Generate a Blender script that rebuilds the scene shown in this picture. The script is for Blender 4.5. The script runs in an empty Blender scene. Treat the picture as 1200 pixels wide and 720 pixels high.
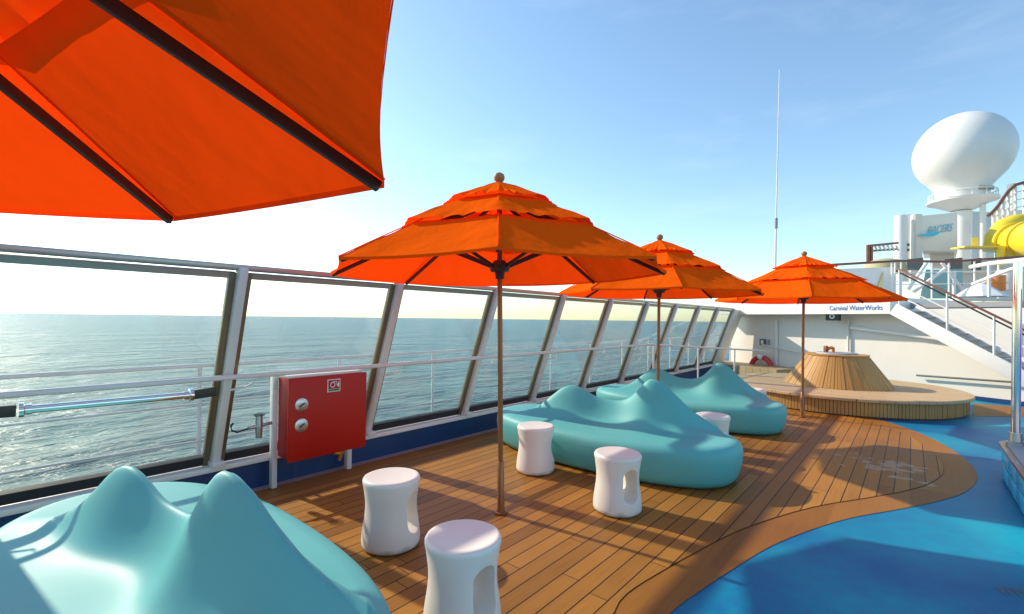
import bpy, bmesh, math, random
from mathutils import Vector, Matrix
random.seed(7)
R = math.radians
scene = bpy.context.scene
COL = scene.collection

# ------------------------------------------------------------------ camera geometry
F = 550.0; W_, H_ = 1200.0, 720.0
TH = math.atan(469 / 550.0); CT, ST = math.cos(TH), math.sin(TH)
ROLL = math.atan(0.0125); EYE = 1.6; PCY = 374.0

def ray(px, py):
    a, b = px - 600.0, py - PCY
    x = a * math.cos(ROLL) + b * math.sin(ROLL)
    y = -a * math.sin(ROLL) + b * math.cos(ROLL)
    xc, dn = x / F, y / F
    return Vector((xc * CT - ST, xc * ST + CT, -dn))        # per unit of depth

def G(px, py, h=0.0):                                        # point at height h
    d = ray(px, py); t = (h - EYE) / d.z
    return Vector((d.x * t, d.y * t, h))

def D(px, py, depth):                                        # point at a depth
    d = ray(px, py); return Vector((d.x * depth, d.y * depth, EYE + d.z * depth))

WQ = Vector((1.2, 13.9, 0)); WD = Vector((-.912, .41, 0)).normalized(); WN = Vector((-WD.y, WD.x, 0))
if WN.y > 0: WN = -WN
def Wp(px, py, off=0.0):                                     # point on the forward wall plane
    d = ray(px, py); q = WQ + WN * off
    t = q.dot(WN) / d.dot(WN)
    return Vector((d.x * t, d.y * t, EYE + d.z * t))

# ------------------------------------------------------------------ materials
def new_mat(name):
    m = bpy.data.materials.new(name); m.use_nodes = True
    nt = m.node_tree; b = nt.nodes['Principled BSDF']
    return m, nt, b
def setin(b, **k):
    for n, v in k.items():
        n = n.replace('_', ' ')
        if n in b.inputs: b.inputs[n].default_value = v
def c4(c): return (c[0], c[1], c[2], 1)

def plain(name, col, rough=.5, metal=0., var=.08, scale=3., bump=0., bscale=60., coat=0., spec=.5, grime=0.):
    m, nt, b = new_mat(name); N, L = nt.nodes, nt.links
    setin(b, Roughness=rough, Metallic=metal, Coat_Weight=coat, Specular_IOR_Level=spec)
    tc = N.new('ShaderNodeTexCoord')
    n1 = N.new('ShaderNodeTexNoise'); n1.inputs['Scale'].default_value = scale; n1.inputs['Detail'].default_value = 6
    L.new(tc.outputs['Object'], n1.inputs['Vector'])
    mx = N.new('ShaderNodeMix'); mx.data_type = 'RGBA'
    mx.inputs[6].default_value = c4([v * (1 - var) for v in col]); mx.inputs[7].default_value = c4([min(1, v * (1 + var)) for v in col])
    L.new(n1.outputs['Fac'], mx.inputs[0])
    out = mx.outputs[2]
    if grime > 0:
        g = N.new('ShaderNodeTexNoise'); g.inputs['Scale'].default_value = scale * 2.3; g.inputs['Detail'].default_value = 10
        g.inputs['Roughness'].default_value = .75; L.new(tc.outputs['Object'], g.inputs['Vector'])
        r = N.new('ShaderNodeMapRange'); r.inputs[1].default_value = .55; r.inputs[2].default_value = .75
        r.inputs[3].default_value = 0; r.inputs[4].default_value = grime
        L.new(g.outputs['Fac'], r.inputs[0])
        m2 = N.new('ShaderNodeMix'); m2.data_type = 'RGBA'
        m2.inputs[7].default_value = c4((col[0] * .5 + .06, col[1] * .42 + .04, col[2] * .35 + .02))
        L.new(r.outputs[0], m2.inputs[0]); L.new(out, m2.inputs[6]); out = m2.outputs[2]
    L.new(out, b.inputs['Base Color'])
    rr = N.new('ShaderNodeMapRange'); rr.inputs[3].default_value = max(.02, rough - .08); rr.inputs[4].default_value = min(1, rough + .1)
    L.new(n1.outputs['Fac'], rr.inputs[0]); L.new(rr.outputs[0], b.inputs['Roughness'])
    if bump > 0:
        n2 = N.new('ShaderNodeTexNoise'); n2.inputs['Scale'].default_value = bscale; n2.inputs['Detail'].default_value = 4
        L.new(tc.outputs['Object'], n2.inputs['Vector'])
        bp = N.new('ShaderNodeBump'); bp.inputs['Strength'].default_value = bump; bp.inputs['Distance'].default_value = .01
        L.new(n2.outputs['Fac'], bp.inputs['Height']); L.new(bp.outputs[0], b.inputs['Normal'])
    return m

def mth(N, L, op, a, b=None):
    n = N.new('ShaderNodeMath'); n.operation = op
    for i, v in enumerate((a, b)):
        if v is None: continue
        if isinstance(v, (int, float)): n.inputs[i].default_value = v
        else: L.new(v, n.inputs[i])
    return n.outputs[0]

def wood_mat(name, ca, cb, plank=0., seam=.06, length=2.2, rough=.5, axis='X', stains=None, spec=.4):
    """boards running along Y when axis is X; plank width in metres"""
    m, nt, b = new_mat(name); N, L = nt.nodes, nt.links
    tc = N.new('ShaderNodeTexCoord'); sp = N.new('ShaderNodeSeparateXYZ'); L.new(tc.outputs['Object'], sp.inputs[0])
    u = sp.outputs[0] if axis == 'X' else sp.outputs[1]; v = sp.outputs[1] if axis == 'X' else sp.outputs[0]
    p = plank if plank > 0 else .5
    q = mth(N, L, 'DIVIDE', u, p); fl = mth(N, L, 'FLOOR', q); fr = mth(N, L, 'FRACT', q)
    wn = N.new('ShaderNodeTexWhiteNoise'); wn.noise_dimensions = '1D'; L.new(fl, wn.inputs['W'])
    vq = mth(N, L, 'ADD', mth(N, L, 'DIVIDE', v, length), mth(N, L, 'MULTIPLY', wn.outputs['Value'], 7.3))
    vf = mth(N, L, 'FRACT', vq); vl = mth(N, L, 'FLOOR', vq)
    wn2 = N.new('ShaderNodeTexWhiteNoise'); wn2.noise_dimensions = '2D'
    cb2 = N.new('ShaderNodeCombineXYZ'); L.new(fl, cb2.inputs[0]); L.new(vl, cb2.inputs[1]); L.new(cb2.outputs[0], wn2.inputs['Vector'])
    # grain
    mp = N.new('ShaderNodeMapping'); mp.inputs['Scale'].default_value = (60, 2.5, 20) if axis == 'X' else (2.5, 60, 20)
    L.new(tc.outputs['Object'], mp.inputs[0])
    gn = N.new('ShaderNodeTexNoise'); gn.inputs['Scale'].default_value = 1; gn.inputs['Detail'].default_value = 5; L.new(mp.outputs[0], gn.inputs['Vector'])
    bn = N.new('ShaderNodeTexNoise'); bn.inputs['Scale'].default_value = 1.1; bn.inputs['Detail'].default_value = 6; L.new(tc.outputs['Object'], bn.inputs['Vector'])
    f = mth(N, L, 'ADD', mth(N, L, 'MULTIPLY', gn.outputs['Fac'], .45), mth(N, L, 'MULTIPLY', wn2.outputs['Value'], .5))
    f = mth(N, L, 'ADD', f, mth(N, L, 'MULTIPLY', mth(N, L, 'SUBTRACT', bn.outputs['Fac'], .5), .7))
    mx = N.new('ShaderNodeMix'); mx.data_type = 'RGBA'; mx.inputs[6].default_value = c4(ca); mx.inputs[7].default_value = c4(cb); L.new(f, mx.inputs[0])
    out = mx.outputs[2]
    if plank > 0:
        e = mth(N, L, 'LESS_THAN', mth(N, L, 'MINIMUM', fr, mth(N, L, 'SUBTRACT', 1, fr)), seam * .5)
        e2 = mth(N, L, 'LESS_THAN', vf, .006 / length)
        ee = mth(N, L, 'MAXIMUM', e, e2)
        m2 = N.new('ShaderNodeMix'); m2.data_type = 'RGBA'; m2.inputs[7].default_value = (.02, .011, .007, 1)
        L.new(ee, m2.inputs[0]); L.new(out, m2.inputs[6]); out = m2.outputs[2]
    if stains:
        for (sx, sy, sr, th) in stains:
            cx = N.new('ShaderNodeVectorMath'); cx.operation = 'DISTANCE'; L.new(tc.outputs['Object'], cx.inputs[0]); cx.inputs[1].default_value = (sx, sy, 0)
            nz = N.new('ShaderNodeTexNoise'); nz.inputs['Scale'].default_value = 5; nz.inputs['Detail'].default_value = 8; nz.inputs['Roughness'].default_value = .6
            L.new(tc.outputs['Object'], nz.inputs['Vector'])
            v1 = mth(N, L, 'SUBTRACT', nz.outputs['Fac'], mth(N, L, 'MULTIPLY', cx.outputs['Value'], .22 / sr))
            r = N.new('ShaderNodeMapRange'); r.inputs[1].default_value = th; r.inputs[2].default_value = th + .03; L.new(v1, r.inputs[0]); r.inputs[4].default_value = .5
            m3 = N.new('ShaderNodeMix'); m3.data_type = 'RGBA'; m3.inputs[7].default_value = (.50, .42, .30, 1)
            L.new(r.outputs[0], m3.inputs[0]); L.new(out, m3.inputs[6]); out = m3.outputs[2]
    L.new(out, b.inputs['Base Color'])
    rr = N.new('ShaderNodeMapRange'); rr.inputs[3].default_value = rough - .12; rr.inputs[4].default_value = rough + .12
    L.new(bn.outputs['Fac'], rr.inputs[0]); L.new(rr.outputs[0], b.inputs['Roughness']); setin(b, Specular_IOR_Level=spec)
    bp = N.new('ShaderNodeBump'); bp.inputs['Strength'].default_value = .25; bp.inputs['Distance'].default_value = .004
    L.new(gn.outputs['Fac'], bp.inputs['Height']); L.new(bp.outputs[0], b.inputs['Normal'])
    return m

M = {}
M['white'] = plain('white_paint', (.82, .80, .76), .42, var=.05, scale=1.3, bump=.06, bscale=9, grime=.10)
M['wallpaint'] = plain('wall_paint', (.76, .725, .66), .5, var=.07, scale=.6, bump=.1, bscale=3, grime=.12)
M['post'] = plain('post_paint', (.74, .70, .67), .35, var=.06, scale=4, grime=.15)
M['bronze'] = plain('frame_metal', (.24, .18, .11), .35, .6, var=.15, scale=5)
M['toprail'] = plain('top_rail_metal', (.42, .38, .33), .32, .6, var=.12, scale=4)
M['black'] = plain('black_rubber', (.018, .018, .02), .5, var=.2)
M['navy'] = plain('navy_paint', (.008, .05, .17), .42, var=.15, scale=2, grime=.1)
M['chrome'] = plain('polished_steel', (.78, .78, .78), .09, 1., var=.04)
M['steel'] = plain('brushed_steel', (.5, .5, .5), .3, .9, var=.1)
M['darksteel'] = plain('dark_metal', (.05, .045, .04), .45, .5, var=.2)
M['red'] = plain('red_paint', (.44, .010, .005), .4, var=.08, scale=3, bump=.05, bscale=8, coat=.0, spec=.3, grime=.12)
M['brass'] = plain('brass', (.7, .45, .15), .3, 1.)
M['pole'] = plain('umbrella_pole_metal', (.30, .125, .05), .33, .45, var=.12, scale=6)
M['rib'] = plain('rib_wood', (.085, .035, .018), .5, var=.2, scale=8)
M['finial'] = plain('finial_wood', (.34, .17, .055), .6, var=.15)
M['teal'] = plain('teal_plastic', (.125, .46, .46), .50, var=.05, scale=1.5, bump=.03, bscale=140, coat=.0, spec=.3, grime=.12)
M['stool'] = plain('stool_plastic', (.85, .79, .72), .38, var=.03, scale=5, bump=.04, bscale=120, grime=.06)
M['yellow'] = plain('yellow_plastic', (.85, .62, .03), .3, var=.08, coat=.3)
M['brownrail'] = plain('varnished_rail', (.20, .065, .03), .35, var=.2, scale=7, coat=.3)
M['grey'] = plain('grey_paint', (.33, .33, .34), .5, var=.08)
M['greydk'] = plain('dark_grey_paint', (.12, .13, .14), .5, var=.1)
M['tealpanel'] = plain('sea_green_panel', (.22, .42, .42), .2, var=.25, scale=2)
M['cyan'] = plain('cyan_glass', (.02, .50, .72), .12, var=.12, scale=4)
M['purple'] = plain('purple_paint', (.12, .02, .42), .3)
M['signblue'] = plain('sign_blue', (.04, .16, .45), .5)
M['lightblue'] = plain('pale_blue_print', (.20, .52, .72), .5)
M['artyellow'] = plain('art_yellow', (.85, .68, .25), .5)
M['artorange'] = plain('art_orange', (.80, .38, .22), .5)
M['green'] = plain('sign_green', (.04, .22, .08), .5)
M['ringred'] = plain('ring_red', (.62, .045, .05), .45)
M['orange'] = plain('orange_plastic', (.75, .22, .04), .45)
M['black2'] = plain('black_sign', (.02, .02, .022), .35)
M['hull'] = plain('hull_paint', (.75, .75, .76), .4)
M['khaki'] = plain('weathered_canvas', (.42, .38, .22), .8)
M['seam'] = plain('deck_caulk', (.02, .011, .007), .6)
M['slat'] = wood_mat('slat_wood', (.34, .165, .043), (.56, .335, .11), 0, rough=.5)
M['stagetop'] = wood_mat('stage_top_wood', (.42, .275, .14), (.60, .43, .245), .10, .03, 2.6, rough=.55, axis='Y')

def fabric_mat():
    m = bpy.data.materials.new('orange_canvas'); m.use_nodes = True; nt = m.node_tree; N, L = nt.nodes, nt.links
    N.remove(N['Principled BSDF']); out = N['Material Output']
    d = N.new('ShaderNodeBsdfDiffuse'); t = N.new('ShaderNodeBsdfTranslucent'); mx = N.new('ShaderNodeAddShader')
    tc = N.new('ShaderNodeTexCoord'); n = N.new('ShaderNodeTexNoise'); n.inputs['Scale'].default_value = 4; n.inputs['Detail'].default_value = 5
    L.new(tc.outputs['Object'], n.inputs['Vector'])
    mc = N.new('ShaderNodeMix'); mc.data_type = 'RGBA'; mc.inputs[6].default_value = (.64, .078, .003, 1); mc.inputs[7].default_value = (.70, .10, .005, 1)
    L.new(n.outputs['Fac'], mc.inputs[0]); L.new(mc.outputs[2], d.inputs[0])
    t.inputs[0].default_value = (.40, .020, .001, 1)
    w = N.new('ShaderNodeTexNoise'); w.inputs['Scale'].default_value = 3.2; w.inputs['Detail'].default_value = 3
    fine = N.new('ShaderNodeTexNoise'); fine.inputs['Scale'].default_value = 220
    mp = N.new('ShaderNodeMapping'); mp.inputs['Scale'].default_value = (1, 1, .35); L.new(tc.outputs['Object'], mp.inputs[0]); L.new(mp.outputs[0], w.inputs['Vector'])
    L.new(tc.outputs['Object'], fine.inputs['Vector'])
    hsum = mth(N, L, 'ADD', w.outputs['Fac'], mth(N, L, 'MULTIPLY', fine.outputs['Fac'], .02))
    bp = N.new('ShaderNodeBump'); bp.inputs['Strength'].default_value = .5; bp.inputs['Distance'].default_value = .06
    L.new(hsum, bp.inputs['Height']); L.new(bp.outputs[0], d.inputs['Normal']); L.new(bp.outputs[0], t.inputs['Normal'])
    L.new(d.outputs[0], mx.inputs[0]); L.new(t.outputs[0], mx.inputs[1]); L.new(mx.outputs[0], out.inputs[0])
    return m
M['canvas'] = fabric_mat()

def glass_mat():
    m = bpy.data.materials.new('windscreen_glass'); m.use_nodes = True; nt = m.node_tree; N, L = nt.nodes, nt.links
    N.remove(N['Principled BSDF']); out = N['Material Output']
    t = N.new('ShaderNodeBsdfTransparent'); t.inputs[0].default_value = (.91, .945, .94, 1)
    g = N.new('ShaderNodeBsdfGlossy'); g.inputs['Roughness'].default_value = .02
    lw = N.new('ShaderNodeLayerWeight'); lw.inputs[0].default_value = .5
    f = mth(N, L, 'ADD', mth(N, L, 'MULTIPLY', mth(N, L, 'POWER', lw.outputs['Facing'], 4.), .45), .035)
    mx = N.new('ShaderNodeMixShader'); L.new(f, mx.inputs[0]); L.new(t.outputs[0], mx.inputs[1]); L.new(g.outputs[0], mx.inputs[2])
    # thin salt film on the panes
    df = N.new('ShaderNodeBsdfDiffuse'); df.inputs[0].default_value = (.8, .78, .72, 1)
    tl = N.new('ShaderNodeBsdfTranslucent'); tl.inputs[0].default_value = (.8, .78, .72, 1)
    ad = N.new('ShaderNodeMixShader'); L.new(df.outputs[0], ad.inputs[1]); L.new(tl.outputs[0], ad.inputs[2])
    tc = N.new('ShaderNodeTexCoord'); mp = N.new('ShaderNodeMapping'); mp.inputs['Scale'].default_value = (3, 3, .6); L.new(tc.outputs['Object'], mp.inputs[0])
    n = N.new('ShaderNodeTexNoise'); n.inputs['Scale'].default_value = 2; n.inputs['Detail'].default_value = 7; L.new(mp.outputs[0], n.inputs['Vector'])
    r = N.new('ShaderNodeMapRange'); r.inputs[1].default_value = .35; r.inputs[2].default_value = .75; r.inputs[3].default_value = .008; r.inputs[4].default_value = .045
    L.new(n.outputs['Fac'], r.inputs[0])
    m2 = N.new('ShaderNodeMixShader'); L.new(r.outputs[0], m2.inputs[0]); L.new(mx.outputs[0], m2.inputs[1]); L.new(ad.outputs[0], m2.inputs[2])
    L.new(m2.outputs[0], out.inputs[0])
    return m
M['glass'] = glass_mat()

def blue_deck_mat():
    m, nt, b = new_mat('blue_deck_coating'); N, L = nt.nodes, nt.links
    tc = N.new('ShaderNodeTexCoord')
    n = N.new('ShaderNodeTexNoise'); n.inputs['Scale'].default_value = .55; n.inputs['Detail'].default_value = 3
    n2 = N.new('ShaderNodeTexNoise'); n2.inputs['Scale'].default_value = 9; n2.inputs['Detail'].default_value = 9; n2.inputs['Roughness'].default_value = .7
    n3 = N.new('ShaderNodeTexNoise'); n3.inputs['Scale'].default_value = 3.1; n3.inputs['Detail'].default_value = 12; n3.inputs['Roughness'].default_value = .75
    for k in (n, n2, n3): L.new(tc.outputs['Object'], k.inputs['Vector'])
    rp = N.new('ShaderNodeValToRGB'); rp.color_ramp.elements[0].position = .38; rp.color_ramp.elements[0].color = (.0, .13, .31, 1)
    rp.color_ramp.elements[1].position = .62; rp.color_ramp.elements[1].color = (.004, .31, .43, 1)
    f = mth(N, L, 'ADD', n.outputs['Fac'], mth(N, L, 'MULTIPLY', mth(N, L, 'SUBTRACT', n2.outputs['Fac'], .5), .25)); L.new(f, rp.inputs[0])
    r = N.new('ShaderNodeMapRange'); r.inputs[1].default_value = .66; r.inputs[2].default_value = .70; r.inputs[4].default_value = .5; L.new(n3.outputs['Fac'], r.inputs[0])
    mx = N.new('ShaderNodeMix'); mx.data_type = 'RGBA'; mx.inputs[7].default_value = (.22, .36, .46, 1)
    L.new(r.outputs[0], mx.inputs[0]); L.new(rp.outputs[0], mx.inputs[6]); L.new(mx.outputs[2], b.inputs['Base Color'])
    rr = N.new('ShaderNodeMapRange'); setin(b, Specular_IOR_Level=.25); rr.inputs[3].default_value = .4; rr.inputs[4].default_value = .6; L.new(n2.outputs['Fac'], rr.inputs[0]); L.new(rr.outputs[0], b.inputs['Roughness'])
    bp = N.new('ShaderNodeBump'); bp.inputs['Strength'].default_value = .12; bp.inputs['Distance'].default_value = .004
    L.new(n2.outputs['Fac'], bp.inputs['Height']); L.new(bp.outputs[0], b.inputs['Normal'])
    return m
M['bluedeck'] = blue_deck_mat()

def sea_mat():
    m, nt, b = new_mat('sea_water'); N, L = nt.nodes, nt.links
    setin(b, Base_Color=(.018, .088, .115, 1), Roughness=.27, IOR=1.33, Specular_IOR_Level=.17)
    tc = N.new('ShaderNodeTexCoord')
    prev = None
    for sc, st, dist, det, rot in ((.012, 1., 10., 5, 12), (.07, 1., 4.0, 6, 25), (.4, 1., .8, 6, 40)):
        mp = N.new('ShaderNodeMapping'); mp.inputs['Rotation'].default_value = (0, 0, R(rot)); mp.inputs['Scale'].default_value = (sc, sc * .45, sc); L.new(tc.outputs['Object'], mp.inputs[0])
        n = N.new('ShaderNodeTexNoise'); n.inputs['Scale'].default_value = 1; n.inputs['Detail'].default_value = det; n.inputs['Roughness'].default_value = .6; L.new(mp.outputs[0], n.inputs['Vector'])
        bp = N.new('ShaderNodeBump'); bp.inputs['Strength'].default_value = st; bp.inputs['Distance'].default_value = dist
        L.new(n.outputs['Fac'], bp.inputs['Height'])
        if prev: L.new(prev.outputs[0], bp.inputs['Normal'])
        prev = bp
    L.new(prev.outputs[0], b.inputs['Normal'])
    return m
M['sea'] = sea_mat()

# ------------------------------------------------------------------ mesh helpers
class MB:
    def __init__(s): s.bm = bmesh.new()
    def box(s, lo, hi, bev=0.):
        lo, hi = Vector(lo), Vector(hi)
        mt = Matrix.Translation((lo + hi) / 2) @ Matrix.Diagonal((*(hi - lo), 1))
        r = bmesh.ops.create_cube(s.bm, size=1, matrix=mt)
        if bev > 0:
            ed = list({e for v in r['verts'] for e in v.link_edges})
            bmesh.ops.bevel(s.bm, geom=ed, offset=bev, segments=2, affect='EDGES', profile=.5)
        return s
    def obox(s, a, b, w, h, up=(0, 0, 1), bev=0.):           # box bar from a to b, width w (sideways), h (along up)
        a, b = Vector(a), Vector(b); d = (b - a); ln = d.length; d.normalize()
        up = Vector(up); x = d.cross(up)
        if x.length < 1e-4: x = d.cross(Vector((1, 0, 0)))
        x.normalize(); u = x.cross(d)
        mt = Matrix.Translation((a + b) / 2) @ Matrix((x, d, u)).transposed().to_4x4() @ Matrix.Diagonal((w, ln, h, 1))
        r = bmesh.ops.create_cube(s.bm, size=1, matrix=mt)
        if bev > 0:
            ed = list({e for v in r['verts'] for e in v.link_edges})
            bmesh.ops.bevel(s.bm, geom=ed, offset=bev, segments=2, affect='EDGES', profile=.5)
        return s
    def tube(s, pts, r, n=12, cap=True):
        pts = [Vector(p) for p in pts]; rs = r if isinstance(r, (list, tuple)) else [r] * len(pts)
        rings = []; ref = None
        for i, p in enumerate(pts):
            if i == 0: d = pts[1] - p
            elif i == len(pts) - 1: d = p - pts[i - 1]
            else: d = (pts[i + 1] - p).normalized() + (p - pts[i - 1]).normalized()
            d.normalize()
            if ref is None:
                ref = Vector((0, 0, 1)) if abs(d.z) < .9 else Vector((1, 0, 0))
            x = d.cross(ref).normalized(); y = d.cross(x).normalized(); ref = -y if False else ref
            rings.append([s.bm.verts.new(p + (x * math.cos(2 * math.pi * k / n) + y * math.sin(2 * math.pi * k / n)) * rs[i]) for k in range(n)])
        for a, b in zip(rings, rings[1:]):
            for k in range(n): s.bm.faces.new((a[k], a[(k + 1) % n], b[(k + 1) % n], b[k]))
        if cap: s.bm.faces.new(rings[0]); s.bm.faces.new(rings[-1][::-1])
        return s
    def lathe(s, prof, c=(0, 0, 0), n=32, mat=None):         # prof list of (r,z); r 0 closes to a point
        c = Vector(c); rings = []
        for r, z in prof:
            if r < 1e-6: rings.append([s.bm.verts.new(c + Vector((0, 0, z)))])
            else: rings.append([s.bm.verts.new(c + Vector((r * math.cos(2 * math.pi * k / n), r * math.sin(2 * math.pi * k / n), z))) for k in range(n)])
        for a, b in zip(rings, rings[1:]):
            for k in range(n):
                k2 = (k + 1) % n
                if len(a) == 1 and len(b) == 1: continue
                if len(a) == 1: s.bm.faces.new((a[0], b[k], b[k2]))
                elif len(b) == 1: s.bm.faces.new((a[k], a[k2], b[0]))
                else: s.bm.faces.new((a[k], a[k2], b[k2], b[k]))
        if len(rings[0]) > 1: s.bm.faces.new(rings[0][::-1])
        if len(rings[-1]) > 1: s.bm.faces.new(rings[-1])
        return s
    def poly(s, pts, th=None):                                # flat polygon or prism (th = extrusion vector)
        vs = [s.bm.verts.new(Vector(p)) for p in pts]
        f = s.bm.faces.new(vs)
        if th is not None:
            r = bmesh.ops.extrude_face_region(s.bm, geom=[f])
            bmesh.ops.translate(s.bm, verts=[v for v in r['geom'] if isinstance(v, bmesh.types.BMVert)], vec=Vector(th))
        return s
    def build(s, name, mat, parent=None, smooth=True, ang=40, recalc=True):
        if recalc: bmesh.ops.recalc_face_normals(s.bm, faces=s.bm.faces)
        me = bpy.data.meshes.new(name); s.bm.to_mesh(me); s.bm.free()
        me.materials.append(M[mat] if isinstance(mat, str) else mat)
        if smooth:
            me.polygons.foreach_set('use_smooth', [True] * len(me.polygons))
            try: me.set_sharp_from_angle(angle=R(ang))
            except Exception: pass
        o = bpy.data.objects.new(name, me); COL.objects.link(o)
        if parent: o.parent = parent
        return o

def tag(o, label, cat, group=None, kind=None):
    if label: o['label'] = label
    if cat: o['category'] = cat
    if group: o['group'] = group
    if kind: o['kind'] = kind
    return o
def empty(name, loc, label, cat, rz=0, group=None):
    o = bpy.data.objects.new(name, None); COL.objects.link(o); o.location = loc; o.rotation_euler = (0, 0, rz); o.empty_display_size = .2
    return tag(o, label, cat, group)
def kids(o): return [c for c in bpy.data.objects if c.parent == o]
def copy_tree(o, parent=None):
    c = o.copy(); COL.objects.link(c); c.parent = parent
    for ch in kids(o):
        if ch != c: copy_tree(ch, c)
    return c
def structure(o): o['kind'] = 'structure'; return o
def text_mesh(name, body, mat, parent, origin, xdir, updir, size, ext=.003, shear=0., width=None):
    cu = bpy.data.curves.new('txt', 'FONT'); cu.body = body; cu.size = 1; cu.extrude = 0; cu.shear = shear; cu.align_x = 'CENTER'; cu.align_y = 'CENTER'
    to = bpy.data.objects.new('txt', cu); COL.objects.link(to)
    dg = bpy.context.evaluated_depsgraph_get(); me = bpy.data.meshes.new_from_object(to.evaluated_get(dg)); bpy.data.objects.remove(to)
    xs = [v.co.x for v in me.vertices]; wdt = max(xs) - min(xs)
    sx = (width / wdt) if width else size
    xd, ud = Vector(xdir).normalized(), Vector(updir).normalized(); nd = xd.cross(ud)
    bm = bmesh.new(); bm.from_mesh(me)
    r = bmesh.ops.extrude_face_region(bm, geom=bm.faces[:])
    for v in [g for g in r['geom'] if isinstance(g, bmesh.types.BMVert)]: v.co.z += ext / size
    for v in bm.verts: v.co = Vector(origin) + xd * v.co.x * sx + ud * v.co.y * size + nd * v.co.z * size
    bm.to_mesh(me); bm.free(); me.materials.clear(); me.materials.append(M[mat])
    o = bpy.data.objects.new(name, me); COL.objects.link(o)
    if parent: o.parent = parent
    return o
def inv_parent(o, p):                                          # keep world coordinates under a moved parent
    o.parent = p; o.matrix_parent_inverse = Matrix.Translation(p.location).inverted() if True else None

# ------------------------------------------------------------------ world, sun, camera
SUN_AZ_OFF = math.atan(850 / 550.0)                            # left of the view axis
SAZ = TH + SUN_AZ_OFF                                          # left of +Y
SEL = R(32)
sun_dir = Vector((-math.sin(SAZ) * math.cos(SEL), math.cos(SAZ) * math.cos(SEL), math.sin(SEL)))
w = bpy.data.worlds.new("World"); scene.world = w; w.use_nodes = True
N, L = w.node_tree.nodes, w.node_tree.links
bg = N['Background']; sky = N.new('ShaderNodeTexSky'); sky.sky_type = 'NISHITA'; sky.sun_disc = False
sky.sun_elevation = SEL; sky.sun_rotation = -SAZ; sky.air_density = 1.1; sky.dust_density = .45; sky.ozone_density = 2.0; sky.altitude = 20
bg.inputs['Strength'].default_value = .15
# faint high cloud streaks mixed into the sky
tc = N.new('ShaderNodeTexCoord'); mp = N.new('ShaderNodeMapping'); mp.inputs['Scale'].default_value = (1.3, 1.3, 5.5); mp.inputs['Rotation'].default_value = (R(6), R(-4), R(30))
L.new(tc.outputs['Generated'], mp.inputs[0])
cn = N.new('ShaderNodeTexNoise'); cn.inputs['Scale'].default_value = 2.1; cn.inputs['Detail'].default_value = 8; cn.inputs['Roughness'].default_value = .62; cn.inputs['Distortion'].default_value = .3
L.new(mp.outputs[0], cn.inputs['Vector'])
cr = N.new('ShaderNodeMapRange'); cr.inputs[1].default_value = .54; cr.inputs[2].default_value = .95; cr.inputs[4].default_value = .10; L.new(cn.outputs['Fac'], cr.inputs[0])
cm = N.new('ShaderNodeMix'); cm.data_type = 'RGBA'; cm.inputs[7].default_value = (8.5, 8.3, 8.0, 1); L.new(cr.outputs[0], cm.inputs[0]); L.new(sky.outputs[0], cm.inputs[6]); 
tn = N.new('ShaderNodeMix'); tn.data_type = 'RGBA'; tn.blend_type = 'MULTIPLY'; tn.inputs[0].default_value = 1; tn.inputs[7].default_value = (.86, .94, .92, 1)
L.new(cm.outputs[2], tn.inputs[6]); L.new(tn.outputs[2], bg.inputs[0])

sl = bpy.data.lights.new('sun', 'SUN'); sl.energy = 3.3; sl.angle = R(.9); sl.color = (1, .87, .68)
so = bpy.data.objects.new('sun', sl); COL.objects.link(so); so.rotation_euler = sun_dir.to_track_quat('Z', 'Y').to_euler(); so.location = (-20, 0, 20)

cam = bpy.data.cameras.new('camera'); cam.sensor_width = 36; cam.lens = F / W_ * 36; cam.shift_y = 14 / W_; cam.clip_end = 120000; cam.clip_start = .05
co = bpy.data.objects.new('camera', cam); COL.objects.link(co); scene.camera = co
co.matrix_world = Matrix.Translation((0, 0, EYE)) @ Matrix.Rotation(TH, 4, 'Z') @ Matrix.Rotation(math.pi / 2, 4, 'X') @ Matrix.Rotation(ROLL, 4, 'Z')
vs = scene.view_settings; vs.view_transform = 'Standard'; vs.look = 'None'; vs.gamma = 1; vs.exposure = .80

# ------------------------------------------------------------------ sea, hull, deck
SEA = -22
mb = MB(); mb.poly([(-45000, -45000, SEA), (45000, -45000, SEA), (45000, 45000, SEA), (-45000, 45000, SEA)]); structure(mb.build('sea', 'sea', smooth=False))
mb = MB(); mb.box((-6.3, -14, SEA - 1), (22, 40, -.6)); tag(mb.build('ship_hull', 'hull', smooth=False), 'white ship hull carrying the open deck above the sea', 'ship hull')
mb = MB(); mb.box((-6.3, -14, -.597), (-4.75, 22, -.5)); structure(mb.build('outer_walkway', 'greydk', smooth=False))
mb = MB(); mb.box((-4.75, -14, -.3), (22, 30, 0)); structure(mb.build('deck', 'bluedeck', smooth=False))

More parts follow.
